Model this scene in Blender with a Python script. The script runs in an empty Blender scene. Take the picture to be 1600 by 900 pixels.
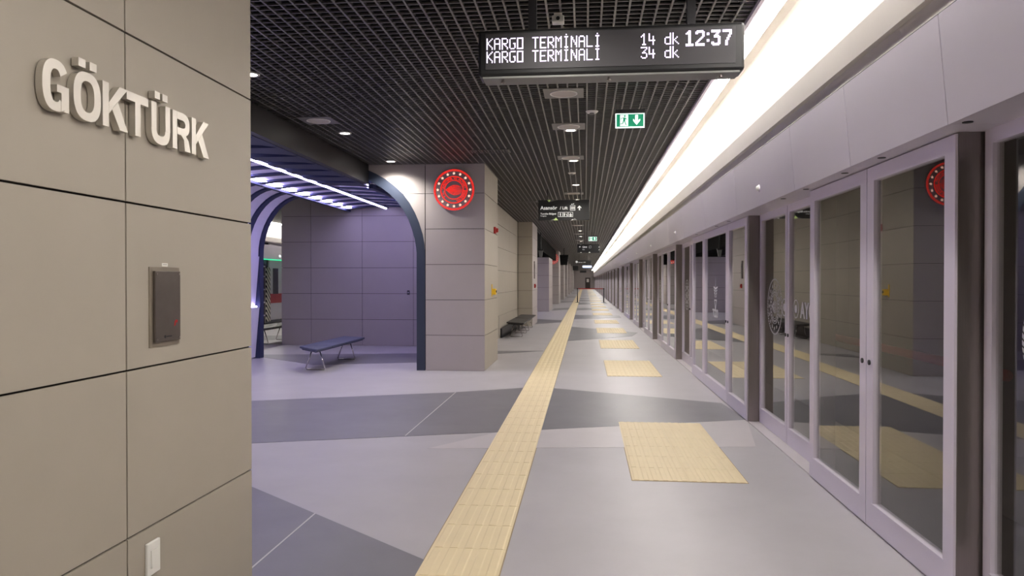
import bpy, math, random
from mathutils import Vector, Matrix
random.seed(7)
SC = bpy.context.scene
COL = SC.collection
PI = math.pi

# ------------------------------------------------------------------ camera, world, exposure
F_PX, EYE = 1155.0, 1.52
yaw = math.atan(114 / F_PX); pitch = math.atan(11 / math.hypot(F_PX, 114))
cd = bpy.data.cameras.new('camera'); cam = bpy.data.objects.new('camera', cd); COL.objects.link(cam)
cd.sensor_width = 36; cd.lens = 36 * F_PX / 1600; cd.clip_start = .05; cd.clip_end = 400
cam.location = (0, 0, EYE); cam.rotation_euler = (PI / 2 - pitch, 0, yaw)
SC.camera = cam
w = bpy.data.worlds.new('world'); SC.world = w; w.use_nodes = True
w.node_tree.nodes['Background'].inputs[0].default_value = (.6, .6, .7, 1)
w.node_tree.nodes['Background'].inputs[1].default_value = .03
SC.view_settings.view_transform = 'Standard'; SC.view_settings.look = 'None'
SC.view_settings.gamma = 1; SC.view_settings.use_curve_mapping = False
SC.view_settings.exposure = 0.28
TUBE, DOWN, VIOLET = 30.0, 70.0, 12.0       # lamp strengths used by the lamp builders below

# ------------------------------------------------------------------ materials
def lin(c):
    return tuple(((v / 255) / 12.92 if v / 255 <= .04045 else ((v / 255 + .055) / 1.055) ** 2.4) for v in c)
def mat(name, rgb, rough=.6, metal=0, noise=0, nscale=3, emit=0, ecol=None, bump=0, bscale=80, spec=.5, stretch=None, coat=0):
    m = bpy.data.materials.new(name); m.use_nodes = True
    nt = m.node_tree; b = nt.nodes['Principled BSDF']; c = lin(rgb)
    b.inputs['Base Color'].default_value = (*c, 1); b.inputs['Roughness'].default_value = rough
    b.inputs['Metallic'].default_value = metal; b.inputs['Specular IOR Level'].default_value = spec
    if coat: b.inputs['Coat Weight'].default_value = coat; b.inputs['Coat Roughness'].default_value = .15
    if emit:
        b.inputs['Emission Color'].default_value = (*lin(ecol or rgb), 1); b.inputs['Emission Strength'].default_value = emit
    if noise or bump or stretch:
        tc = nt.nodes.new('ShaderNodeNewGeometry'); mp = nt.nodes.new('ShaderNodeMapping')
        nt.links.new(tc.outputs['Position'], mp.inputs['Vector'])
        if stretch: mp.inputs['Scale'].default_value = stretch
    if noise:
        n = nt.nodes.new('ShaderNodeTexNoise'); n.inputs['Scale'].default_value = nscale; n.inputs['Detail'].default_value = 6
        n.inputs['Roughness'].default_value = .62
        nt.links.new(mp.outputs[0], n.inputs['Vector'])
        r = nt.nodes.new('ShaderNodeMapRange'); r.inputs[1].default_value = .25; r.inputs[2].default_value = .75
        r.inputs[3].default_value = 1 - noise; r.inputs[4].default_value = 1 + noise
        nt.links.new(n.outputs['Fac'], r.inputs[0])
        mx = nt.nodes.new('ShaderNodeVectorMath'); mx.operation = 'SCALE'; mx.inputs[0].default_value = c
        nt.links.new(r.outputs[0], mx.inputs['Scale']); nt.links.new(mx.outputs[0], b.inputs['Base Color'])
    if bump:
        n2 = nt.nodes.new('ShaderNodeTexNoise'); n2.inputs['Scale'].default_value = bscale
        nt.links.new(mp.outputs[0], n2.inputs['Vector'])
        bp = nt.nodes.new('ShaderNodeBump'); bp.inputs['Strength'].default_value = bump; bp.inputs['Distance'].default_value = .01
        nt.links.new(n2.outputs['Fac'], bp.inputs['Height']); nt.links.new(bp.outputs[0], b.inputs['Normal'])
    return m
M = {}
M['floor'] = mat('polished_concrete', (176, 172, 176), .42, noise=.07, nscale=1.3, bump=.02)
M['floor_light'] = mat('light_concrete', (192, 186, 188), .42, noise=.05, nscale=1.6)
M['floor_dark'] = mat('dark_concrete', (118, 116, 121), .4, noise=.13, nscale=1.5, bump=.02)
M['joint'] = mat('joint_line', (200, 198, 196), .6)
M['tactile'] = mat('tactile_cream', (229, 211, 172), .55, noise=.03, nscale=5)
M['grout'] = mat('grout', (158, 140, 112), .8)
M['panel_warm'] = mat('fibre_cement_warm', (168, 160, 147), .62, noise=.025, nscale=2.5, bump=.03, bscale=250)
M['panel'] = mat('fibre_cement_grey', (172, 164, 162), .62, noise=.025, nscale=2.5, bump=.03, bscale=250)
M['core'] = mat('panel_joint_dark', (40, 36, 33), .9)  # dark core showing in the gaps between panels
M['plaster'] = mat('plaster_cream', (226, 220, 212), .8, noise=.03, nscale=1.5, bump=.08, bscale=30)
M['void'] = mat('ceiling_void', (16, 16, 17), .95, spec=.1)
M['grid'] = mat('grid_metal', (126, 124, 122), .38, metal=.5)
M['alu'] = mat('anodised_aluminium', (222, 214, 226), .36, metal=.1)
M['header'] = mat('header_panel', (204, 197, 206), .42, noise=.015, nscale=2)
M['steel'] = mat('brushed_steel', (150, 142, 138), .34, metal=.9, noise=.06, nscale=4, stretch=(30, 30, .6))
M['letter'] = mat('letter_steel', (205, 200, 190), .35, metal=.6)
M['plate'] = mat('dull_plate', (112, 104, 98), .4, metal=.7, noise=.12, nscale=9)
M['plate_frame'] = mat('plate_frame', (150, 140, 126), .45, metal=.5)
M['white'] = mat('white_plastic', (232, 230, 224), .4)
M['black'] = mat('black_plastic', (26, 26, 28), .45)
M['blackgloss'] = mat('black_gloss', (12, 12, 14), .2)
M['dark'] = mat('dark_metal', (48, 47, 50), .45, metal=.3)
M['navy'] = mat('navy_rib', (40, 48, 82), .5)
M['arch'] = mat('arch_blue_black', (50, 58, 76), .5)
M['beam'] = mat('beam_black', (30, 30, 32), .4)
M['lavender'] = mat('lavender_panel', (226, 222, 240), .55)
M['seat'] = mat('seat_blue_grey', (74, 78, 100), .5, noise=.05, nscale=8)
M['seat_dark'] = mat('seat_black', (52, 50, 50), .5)
M['chrome'] = mat('chrome', (205, 200, 200), .15, metal=1)
M['red'] = mat('red_plastic', (176, 30, 28), .4)
M['yellow'] = mat('yellow_plastic', (226, 186, 40), .45)
M['green'] = mat('exit_green', (10, 128, 92), .5, emit=.55, ecol=(10, 140, 100))
M['matrix'] = mat('led_matrix', (62, 60, 64), .55)
M['exit_white'] = mat('exit_white', (240, 248, 246), .5, emit=.95, ecol=(235, 250, 246))
M['sign'] = mat('sign_black', (34, 34, 35), .5)
M['sign_white'] = mat('sign_white', (238, 238, 236), .5, emit=.35)
M['sign_grey'] = mat('sign_grey', (130, 130, 128), .5)
M['grille'] = mat('speaker_grille', (196, 188, 180), .6)
M['sign_green'] = mat('sign_green', (196, 220, 140), .5, emit=.15)
M['led'] = mat('led_white', (240, 225, 255), .5, emit=1.8, ecol=(238, 222, 255))
M['tube'] = mat('lamp_tube', (255, 255, 255), .5, emit=TUBE, ecol=(255, 250, 244))
M['down'] = mat('downlight_disc', (255, 255, 255), .5, emit=12, ecol=(255, 248, 236))
M['vline'] = mat('violet_led_line', (230, 225, 255), .5, emit=VIOLET, ecol=(206, 198, 255))
M['vpatch'] = mat('violet_led_patch', (230, 225, 255), .5, emit=VIOLET * 1.1, ecol=(206, 196, 255))
M['crest_red'] = mat('crest_red_light', (255, 40, 20), .5, emit=.85, ecol=(255, 40, 26))
M['crest_star'] = mat('crest_star_light', (255, 200, 170), .5, emit=1.2, ecol=(255, 200, 176))
M['crest_disc'] = mat('crest_disc', (150, 138, 142), .4)
M['decal'] = mat('white_film', (205, 203, 205), .6)
M['tunnel'] = mat('tunnel_concrete', (96, 92, 86), .85, noise=.1, nscale=2)
M['redpipe'] = mat('red_pipe', (190, 60, 54), .4, emit=0)
M['train_white'] = mat('train_white', (214, 212, 216), .35)
M['train_dark'] = mat('train_dark', (40, 40, 46), .25)
M['train_red'] = mat('train_red', (180, 40, 36), .4)
M['greenled'] = mat('green_led', (40, 220, 150), .5, emit=1.2, ecol=(40, 220, 150))
M['screen'] = mat('screen_lit', (200, 215, 240), .4, emit=1.6, ecol=(190, 205, 240))
M['door'] = mat('end_door', (66, 58, 52), .5)
def glass(name, tint, ior):
    m = bpy.data.materials.new(name); m.use_nodes = True; nt = m.node_tree
    for n in list(nt.nodes): nt.nodes.remove(n)
    o = nt.nodes.new('ShaderNodeOutputMaterial'); mx = nt.nodes.new('ShaderNodeMixShader')
    t = nt.nodes.new('ShaderNodeBsdfTransparent'); g = nt.nodes.new('ShaderNodeBsdfGlossy'); fr = nt.nodes.new('ShaderNodeFresnel')
    t.inputs[0].default_value = (*tint, 1); g.inputs[0].default_value = (.95, .95, .95, 1); g.inputs['Roughness'].default_value = .0
    fr.inputs[0].default_value = ior
    ge = nt.nodes.new('ShaderNodeNewGeometry'); iv = nt.nodes.new('ShaderNodeMath'); iv.operation = 'SUBTRACT'; iv.inputs[0].default_value = 1
    nt.links.new(ge.outputs['Backfacing'], iv.inputs[1])
    db = nt.nodes.new('ShaderNodeMath'); db.operation = 'MULTIPLY'; db.inputs[1].default_value = 1.75   # both faces of the pane reflect
    ml = nt.nodes.new('ShaderNodeMath'); ml.operation = 'MULTIPLY'; ml.use_clamp = True
    nt.links.new(fr.outputs[0], db.inputs[0]); nt.links.new(db.outputs[0], ml.inputs[0]); nt.links.new(iv.outputs[0], ml.inputs[1])
    nt.links.new(ml.outputs[0], mx.inputs[0]); nt.links.new(t.outputs[0], mx.inputs[1]); nt.links.new(g.outputs[0], mx.inputs[2])
    nt.links.new(mx.outputs[0], o.inputs[0])
    return m
M['glass'] = glass('screen_glass', (.86, .86, .84), 1.52)
def hazard():
    m = bpy.data.materials.new('hazard_stripes'); m.use_nodes = True; nt = m.node_tree; b = nt.nodes['Principled BSDF']
    g = nt.nodes.new('ShaderNodeNewGeometry'); s = nt.nodes.new('ShaderNodeSeparateXYZ'); nt.links.new(g.outputs['Position'], s.inputs[0])
    a = nt.nodes.new('ShaderNodeMath'); a.operation = 'ADD'; nt.links.new(s.outputs[2], a.inputs[0]); nt.links.new(s.outputs[1], a.inputs[1])
    p = nt.nodes.new('ShaderNodeMath'); p.operation = 'PINGPONG'; p.inputs[1].default_value = .085; nt.links.new(a.outputs[0], p.inputs[0])
    c = nt.nodes.new('ShaderNodeMath'); c.operation = 'GREATER_THAN'; c.inputs[1].default_value = .042; nt.links.new(p.outputs[0], c.inputs[0])
    x = nt.nodes.new('ShaderNodeMix'); x.data_type = 'RGBA'; x.inputs[6].default_value = (.02, .02, .02, 1); x.inputs[7].default_value = (.75, .72, .6, 1)
    nt.links.new(c.outputs[0], x.inputs[0]); nt.links.new(x.outputs[2], b.inputs['Base Color'])
    return m
M['hazard'] = hazard()

# ------------------------------------------------------------------ mesh helpers
class G:
    """collects vertices and faces of one mesh"""
    def __init__(s): s.v = []; s.f = []
    def box(s, x0, x1, y0, y1, z0, z1):
        i = len(s.v)
        s.v += [(x0, y0, z0), (x1, y0, z0), (x1, y1, z0), (x0, y1, z0), (x0, y0, z1), (x1, y0, z1), (x1, y1, z1), (x0, y1, z1)]
        s.f += [(i, i + 3, i + 2, i + 1), (i + 4, i + 5, i + 6, i + 7), (i, i + 1, i + 5, i + 4), (i + 1, i + 2, i + 6, i + 5),
                (i + 2, i + 3, i + 7, i + 6), (i + 3, i, i + 4, i + 7)]
        return s
    def prism(s, pts, a, b, axis='Z'):
        """polygon pts (2-D) extruded from a to b; axis Z: pts=(x,y), Y: pts=(x,z), X: pts=(y,z)"""
        ar = sum(pts[k][0] * pts[(k + 1) % len(pts)][1] - pts[(k + 1) % len(pts)][0] * pts[k][1] for k in range(len(pts)))
        if ar < 0: pts = pts[::-1]
        if axis == 'Y': pts = pts[::-1]
        i = len(s.v); n = len(pts)
        def P(p, t):
            return (p[0], p[1], t) if axis == 'Z' else (p[0], t, p[1]) if axis == 'Y' else (t, p[0], p[1])
        s.v += [P(p, a) for p in pts] + [P(p, b) for p in pts]
        s.f.append(tuple(range(i + n - 1, i - 1, -1))); s.f.append(tuple(range(i + n, i + 2 * n)))
        for k in range(n):
            j = (k + 1) % n; s.f.append((i + k, i + j, i + n + j, i + n + k))
        return s
    def strip(s, inner, outer, a, b, axis='Y'):
        """band between two matching polylines, extruded"""
        for k in range(len(inner) - 1):
            s.prism([inner[k], inner[k + 1], outer[k + 1], outer[k]], a, b, axis)
        return s
    def tube(s, pts, r, n=8, closed=False):
        pts = [Vector(p) for p in pts]; m = len(pts); base = len(s.v)
        for k, p in enumerate(pts):
            a = pts[k - 1] if (k > 0 or closed) else p; b = pts[(k + 1) % m] if (k < m - 1 or closed) else p
            d = (b - a).normalized(); u = d.cross(Vector((0, 0, 1)))
            if u.length < .05: u = d.cross(Vector((0, 1, 0)))
            u.normalize(); q = d.cross(u)
            for t in range(n):
                an = 2 * PI * t / n; s.v.append(tuple(p + u * r * math.cos(an) + q * r * math.sin(an)))
        for k in range(m if closed else m - 1):
            j = (k + 1) % m
            for t in range(n):
                t2 = (t + 1) % n; s.f.append((base + k * n + t, base + k * n + t2, base + j * n + t2, base + j * n + t))
        if not closed:
            s.f.append(tuple(base + t for t in range(n))[::-1]); s.f.append(tuple(base + (m - 1) * n + t for t in range(n)))
        return s
    def disc(s, c, r, axis, h=.01, n=28, r2=None):
        """short cylinder / cone frustum from c along axis by h"""
        i = len(s.v); r2 = r if r2 is None else r2
        for t, rr in ((0, r), (h, r2)):
            for k in range(n):
                a = 2 * PI * k / n; u, v_ = rr * math.cos(a), rr * math.sin(a)
                s.v.append({'X': (c[0] + t, c[1] + u, c[2] + v_), 'Y': (c[0] + u, c[1] + t, c[2] + v_), 'Z': (c[0] + u, c[1] + v_, c[2] + t)}[axis])
        s.f.append(tuple(range(i + n - 1, i - 1, -1))); s.f.append(tuple(range(i + n, i + 2 * n)))
        for k in range(n):
            j = (k + 1) % n; s.f.append((i + k, i + j, i + n + j, i + n + k))
        return s
    def ring(s, c, r0, r1, axis, h=.01, n=48):
        for k in range(n):
            a, b = 2 * PI * k / n, 2 * PI * (k + 1) / n
            q = [(r0 * math.cos(a), r0 * math.sin(a)), (r0 * math.cos(b), r0 * math.sin(b)), (r1 * math.cos(b), r1 * math.sin(b)), (r1 * math.cos(a), r1 * math.sin(a))]
            if axis == 'Y': s.prism([(c[0] + x, c[2] + z) for x, z in q], c[1], c[1] + h, 'Y')
            elif axis == 'X': s.prism([(c[1] + x, c[2] + z) for x, z in q], c[0], c[0] + h, 'X')
            else: s.prism([(c[0] + x, c[1] + z) for x, z in q], c[2], c[2] + h, 'Z')
        return s
    def mesh(s, name, m, smooth=False):
        me = bpy.data.meshes.new(name); me.from_pydata(s.v, [], s.f); me.update()
        import bmesh
        bm = bmesh.new(); bm.from_mesh(me); bmesh.ops.recalc_face_normals(bm, faces=bm.faces); bm.to_mesh(me); bm.free()
        me.materials.append(M[m])
        if smooth: me.shade_smooth()
        return me
    def build(s, name, m, parent=None, smooth=False, bevel=0):
        return put(name, s.mesh(name, m, smooth), parent, bevel=bevel)
def put(name, me, parent=None, loc=None, bevel=0):
    o = bpy.data.objects.new(name, me); COL.objects.link(o)
    if parent: o.parent = parent
    if loc: o.location = loc
    if bevel:
        b = o.modifiers.new('bevel', 'BEVEL'); b.width = bevel; b.segments = 2; b.limit_method = 'ANGLE'
    return o
def tag(o, label, cat, group=None):
    o['label'] = label; o['category'] = cat
    if group: o['group'] = group
    return o
def empty(name, loc, label, cat, group=None, rz=0):
    o = bpy.data.objects.new(name, None); COL.objects.link(o); o.location = loc; o.rotation_euler[2] = rz
    o.empty_display_size = .1
    return tag(o, label, cat, group)
def struct(o, label=None):
    o['kind'] = 'structure'
    if label: o['label'] = label
    return o
def copy_tree(o, parent=None):
    c = o.copy(); COL.objects.link(c); c.parent = parent
    for ch in list(o.children): copy_tree(ch, c)
    return c
def text_mesh(s, size, m, offset=0, extrude=.001, align='LEFT', spacing=1):
    cu = bpy.data.curves.new('text', 'FONT'); cu.body = s; cu.size = size; cu.offset = offset; cu.extrude = extrude
    cu.align_x = align; cu.space_character = spacing; cu.resolution_u = 4
    o = bpy.data.objects.new('text', cu); COL.objects.link(o)
    dg = bpy.context.evaluated_depsgraph_get(); dg.update()
    me = bpy.data.meshes.new_from_object(o.evaluated_get(dg)); bpy.data.objects.remove(o); bpy.data.curves.remove(cu)
    me.materials.clear(); me.materials.append(M[m]); return me
def xf(me, mtx): me.transform(mtx); return me
def bounds(me):
    xs = [v.co for v in me.vertices]
    return [min(c[i] for c in xs) for i in range(3)], [max(c[i] for c in xs) for i in range(3)]
ORD = ['first', 'second', 'third', 'fourth', 'fifth', 'sixth', 'seventh', 'eighth', 'ninth', 'tenth', 'eleventh', 'twelfth', 'thirteenth', 'fourteenth']

# ------------------------------------------------------------------ key dimensions (metres)
CEIL = 3.5
XP, XR = 1.74, 1.86          # proud and recessed planes of the platform screen
XL = -1.68                   # platform face of the blocks on the left
XC = -4.60                   # middle of the vaulted passage
YA = 12.34                   # arch front and emblem wall
YB = 16.93                   # back wall of the passage
YEND, YBACK = 140.0, -5.0
MX = lambda x: 2 * XC - x    # mirrored platform on the other side

# ------------------------------------------------------------------ floor
fl = struct(G().box(MX(2.0), 2.0, YBACK, YEND, -.25, 0).build('floor', 'floor'), 'light grey polished concrete platform floor')
def slab(pts, m='floor_dark', top=.003, nm='floor_slab'): return G().prism(pts, -.02, top).build(nm, m, fl)
slab([(-1.42, 6.58), (1.56, 6.95), (1.765, 8.29), (-.858, 7.38)], 'floor_light', .002)
SL = -.87; SR = -.44                      # guide strip edges
slab([(-6.4, 5.55), (SL, 7.37), (SL, 10.46), (-1.77, 9.95), (-6.4, 8.1)])
slab([(SR, 7.52), (1.765, 8.29), (1.69, 9.39), (SR, 10.46)])
slab([(-3.2, 5.84), (-.84, 3.92), (-.84, 2.2), (-3.2, 2.6)])
slab([(-1.95, 15.2), (-.9, 16.05), (-1.95, 15.95)])
slab([(-6.9, 14.6), (-3.1, 15.3), (-2.9, 13.6), (-4.9, 12.95)])
slab([(SR, 18.7), (1.3, 20.6), (1.55, 22.0), (SR, 24.6), (SR, 21)])
slab([(-2.0, 25.6), (SL, 27.2), (SL, 28.6), (-1.9, 29.4)])
slab([(SR, 29.5), (1.5, 31.0), (1.5, 32.8), (SR, 33.2)])
slab([(-1.7, 38), (SL, 39.5), (SL, 42), (-1.7, 41)])
slab([(SR, 38.5), (1.5, 40), (1.5, 42.5), (SR, 41.5)])
for y in (48, 56, 63, 74, 86, 97, 110): slab([(SR, y), (1.5, y + 1.5), (1.5, y + 4), (SR, y + 3.2)])
for y in (52, 68, 90): slab([(-1.7, y), (SL, y + 1.5), (SL, y + 4), (-1.7, y + 3.5)])
slab([(-10.2, 17.2), (-7.6, 18.6), (-7.6, 20.2), (-10.2, 19.2)])
for y0, y1 in ((7.09, 9.94), (3.0, 4.66)): G().box(-1.757, -1.747, y0, y1, -.01, .0045).build('joint_line', 'joint', fl)
# guide strip: 0.43 m tiles with four raised ribs each
def tactile(wx, wy, n):
    g = G().box(0.0008, wx - .0008, .0008, wy - .0008, -.02, .004); p = wx / n
    for k in range(n):
        x = (k + .5) * p; g.prism([(x - .36 * p, .003), (x + .36 * p, .003), (x + .22 * p, .0065), (x - .22 * p, .0065)], .004, wy - .004, 'Y')
    return g
G().box(SL - .006, SR + .006, YBACK, YEND - 1, -.02, .0015).build('grout_bed', 'grout', fl)
tl = tactile(SR - SL, .4, 5).mesh('tactile_tile', 'tactile')
y = 0.93; n = 0; far = G()
while y < YEND - 1.5:
    if n < 150: put('tactile_tile', tl, fl, (SL, y, 0))
    else: far.box(SL + .002, SR - .002, y + .002, y + .398, -.02, .006)
    y += .4; n += 1
o = far.build('tactile_tiles_far', 'tactile', fl); o['kind'] = 'stuff'
# doors of the platform screen (recesses) and the waiting patches before them
REC = [-.75 - 2.2 - 2.2, 1.48, 5.95, 12.3, 17.2, 22.1, 27.0, 33.4, 38.3, 43.2, 48.1, 54.5, 59.4, 64.3, 69.2, 75.5, 80.4, 85.3, 90.2, 96.5, 101.4, 106.3, 111.2, 117.5, 122.4, 127.3, 132.2]
RW = 2.2
tw = tactile(.43, .39, 6).mesh('tactile_tile', 'tactile')
farp = G()
for k, ry in enumerate(REC[2:]):
    y0 = ry - .27 - (.25 if k else 0); x0 = .36
    if k: y0 += .1
    if k < 8:
        G().box(x0 - .006, x0 + .866, y0 - .006, y0 + 2.346, -.02, .0012).build('grout_bed', 'grout', fl)
        for a in range(2):
            for b in range(6): put('tactile_tile', tw, fl, (x0 + a * .43, y0 + b * .39, 0))
    else: farp.box(x0, x0 + .86, y0, y0 + 2.34, -.02, .006)
o = farp.build('tactile_patches_far', 'tactile', fl); o['kind'] = 'stuff'

# ------------------------------------------------------------------ panelled blocks
def clad_x(par, X, side, y0, y1, zs, ys, m):
    """panels on a plane X=const whose face looks to +X (side=1) or -X"""
    for i in range(len(ys) - 1):
        for j in range(len(zs) - 1):
            g = .004; a, b = (X - .02 * side, X)
            G().box(min(a, b), max(a, b), ys[i] + g, ys[i + 1] - g, zs[j] + g, zs[j + 1] - g).build('panel', m, par)
def clad_y(par, Y, side, xs, zs, m):
    for i in range(len(xs) - 1):
        for j in range(len(zs) - 1):
            g = .004; a, b = (Y - .02 * side, Y)
            G().box(xs[i] + g, xs[i + 1] - g, min(a, b), max(a, b), zs[j] + g, zs[j + 1] - g).build('panel', m, par)
ZS = [0.0, .6, 1.2, 1.8, 2.4, 3.0, CEIL]
# near wall with the station name
WX = -1.62; WE = 3.466
wl = struct(G().box(-2.68, WX - .012, YBACK, WE - .012, 0, CEIL - .002).build('wall_left', 'core'), 'beige fibre-cement panelled wall carrying the station name')
clad_x(wl, WX, 1, YBACK, WE, ZS, [-4.92, -3.69, -2.457, -1.224, .009, 1.242, 2.475, WE], 'panel_warm')
clad_y(wl, WE, 1, [-2.68, WX], ZS, 'panel_warm')
# emblem block: column, spandrel above the arch, set-back wall, second column
def arch_curve(dx, top, z0, x_end, r=1.16, n=14, xr=-2.70):
    """quarter curve of the arch: from (xr-dx, z0) up and left to (x_end, top)"""
    pts = []
    xs = xr - dx
    for k in range(n + 1):
        t = PI / 2 * k / n
        pts.append((xs + (x_end - xs) * (1 - math.cos(t) ** 1.0), z0 + (top - z0) * math.sin(t) ** 1.0))
    return pts
A_OUT = [(-2.70, 0), (-2.70, 2.0)] + [(-2.712, 2.14), (-2.745, 2.32), (-2.80, 2.50), (-2.875, 2.68), (-2.97, 2.85), (-3.09, 3.01), (-3.23, 3.14), (-3.39, 3.26), (-3.56, 3.355), (-3.75, 3.44)]
A_IN = [(-2.845, 0), (-2.845, 2.0)] + [(-2.855, 2.10), (-2.88, 2.24), (-2.925, 2.40), (-2.985, 2.56), (-3.07, 2.72), (-3.18, 2.87), (-3.31, 3.0), (-3.455, 3.11), (-3.61, 3.2), (-3.76, 3.28)]
eb = struct(G().box(-2.68, XL - .012, YA + .012, 14.2, 0, CEIL - .002).build('wall_emblem', 'core'), 'grey panelled column wall with the red glowing emblem')
clad_y(eb, YA, -1, [-2.695, XL], ZS, 'panel')
clad_x(eb, XL, 1, YA, 14.2, ZS, [YA, 14.2], 'panel_warm')
clad_y(eb, 14.212, 1, [-2.25, XL], ZS, 'panel_warm')
def spandrel(par, Y, m):
    lo = [p for p in A_OUT if p[1] <= 3.0 + .02 and p[1] >= 2.0]; hi = [p for p in A_OUT if p[1] >= 3.0]
    a = [(-2.705, 2.05)] + [(x + .002, z) for x, z in lo[1:]] + [(-3.085, 2.996), (-2.705, 2.996)]
    G().prism(a, Y, Y + .02, 'Y').build('panel', m, par)
    b = [(-3.085, 3.004)] + [(x, z) for x, z in hi] + [(-3.75, CEIL), (-2.705, CEIL), (-2.705, 3.004)]
    G().prism(b, Y, Y + .02, 'Y').build('panel', m, par)
spandrel(eb, YA, 'panel')
sb = struct(G().box(-7.16, -2.262, 17.0, 27.2, 0, CEIL - .002).build('wall_setback', 'core'), 'grey panelled wall set back behind the benches')
G().box(-2.83, -2.262, 14.2, 17.0, 0, CEIL - .002).build('infill', 'core', sb)
clad_x(sb, -2.25, 1, 14.2, 24.7, ZS, [14.22, 16.9, 19.2, 22.0, 24.68], 'panel_warm')
# back wall of the passage with its panels
BZ = [0.0, .615, 1.224, 1.831, 2.442, 3.046, CEIL]
clad_y(sb, YB, -1, [-7.165, -6.447, -5.205, -3.981, -2.84], BZ, 'panel')
clad_x(sb, -7.17, -1, YB, 24.7, BZ, [YB, 19.5, 22.1, 24.7], 'panel')
clad_x(sb, -2.842, -1, YA, YB, BZ, [YA + .2, 14.2, YB], 'panel')
G().box(-2.835, -2.70, YA + .15, YB + .06, 0, CEIL - .003).build('infill', 'core', sb)
c2 = struct(G().box(-2.24, -1.762, 24.712, 27.2, 0, CEIL - .002).build('wall_second_column', 'core'), 'grey panelled column at the far end of the benches')
clad_y(c2, 24.7, -1, [-2.24, -1.75], ZS, 'panel_warm'); clad_x(c2, -1.75, 1, 24.7, 27.2, ZS, [24.7, 27.2], 'panel')
# blocks further along the platform
def block(nm, y0, y1, x0, x1, top, lab):
    b = struct(G().box(x0, x1 - .012, y0 + .012, y1, 0, top - .002).build(nm, 'core'), lab)
    zs = [z for z in ZS if z < top - .2] + [top]
    clad_y(b, y0, -1, [x0, x1], zs, 'panel'); clad_x(b, x1, 1, y0, y1, zs, [y0, y1], 'panel')
    return b
b3 = block('wall_third_block', 36.6, 40.4, -3.6, -1.77, 2.69, 'lower grey panelled block beyond the second column')
block('wall_second_emblem', 48.9, 52.2, -2.7, -1.72, CEIL, 'grey panelled column with a second red emblem')
for nm, y0 in (('wall_fifth_block', 60.5), ('wall_sixth_block', 72.5), ('wall_seventh_block', 85), ('wall_eighth_block', 97), ('wall_ninth_block', 110)):
    block(nm, y0, y0 + 3, -2.7, -1.72, CEIL, 'far grey panelled column ' + nm.split('_')[1] + ' along the platform')
G().box(-3.6, -1.9, 27.6, 48.9, 2.86, CEIL - .01).build('trim_1', 'void')['kind'] = 'structure'
struct(G().box(-3.4, -2.75, 52.2, YEND, 0, CEIL).build('wall_far_side', 'panel'), 'grey wall behind the far columns')
# end wall with door
we = struct(G().box(MX(1.6), 6.0, YEND, YEND + .2, -1.5, 4.6).build('wall_end', 'panel'), 'pale wall closing the far end of the platform')
d1 = G().box(.05, 1.0, YEND - .06, YEND - .01, 0, 2.15).build('door_1', 'door'); struct(d1, 'dark door in the end wall')
G().box(.3, .75, YEND - .08, YEND - .055, 1.3, 1.9).build('door_glass', 'white', d1)
struct(G().box(MX(1.6), 6.0, YBACK - .2, YBACK, -1.5, 4.6).build('wall_back', 'panel'), 'wall behind the viewer')

# ------------------------------------------------------------------ ceiling: black void and open-cell grid
ce = struct(G().box(MX(6.0), 6.0, YBACK, YEND, 4.55, 4.7).build('ceiling', 'void'), 'black ceiling void above the open metal grid')
XG0, XG1 = -3.68, 1.24
run = G().box(-.0075, .0075, YBACK, YEND, 0, .028).mesh('grid_runner', 'grid')
k = 0
while XG1 - .02 - .1 * k > XG0: put('grid_runner', run, ce, (XG1 - .02 - .1 * k, 0, CEIL)); k += 1
crs = G().box(XG0, XG1, -.006, .006, 0, .014).mesh('grid_crossbar', 'grid')
y = 3.0; n = 0; far = G()
while y < YEND:
    if n < 295: put('grid_crossbar', crs, ce, (0, y, CEIL + .002))
    else: far.box(-2.6, XG1, y - .006, y + .006, CEIL + .002, CEIL + .016)
    y += .6 / 7; n += 1
y = 3.0 - .6 / 7
while y > YBACK: far.box(XG0, XG1, y - .006, y + .006, CEIL + .002, CEIL + .016); y -= .6 / 7
o = far.build('grid_crossbars_far', 'grid', ce); o['kind'] = 'stuff'
far = G(); x = MX(XG1)
while x < -5.75: far.box(x - .0075, x + .0075, 13, 60, CEIL, CEIL + .04); x += .1
y = 13.0
while y < 45: far.box(MX(XG1), -5.75, y - .006, y + .006, CEIL + .002, CEIL + .016); y += .6 / 7
o = far.build('grid_other_platform', 'grid', ce); o['kind'] = 'stuff'
# edge profile and beam beside the passage
struct(G().box(-3.76, -3.68, 3.5, YA, 3.18, CEIL + .1).build('trim_2', 'beam'), 'black beam along the side of the vaulted passage')
G().box(-3.84, -3.76, 3.5, YA, 3.18, 3.24).build('lip', 'dark', bpy.data.objects['trim_2'])

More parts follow.
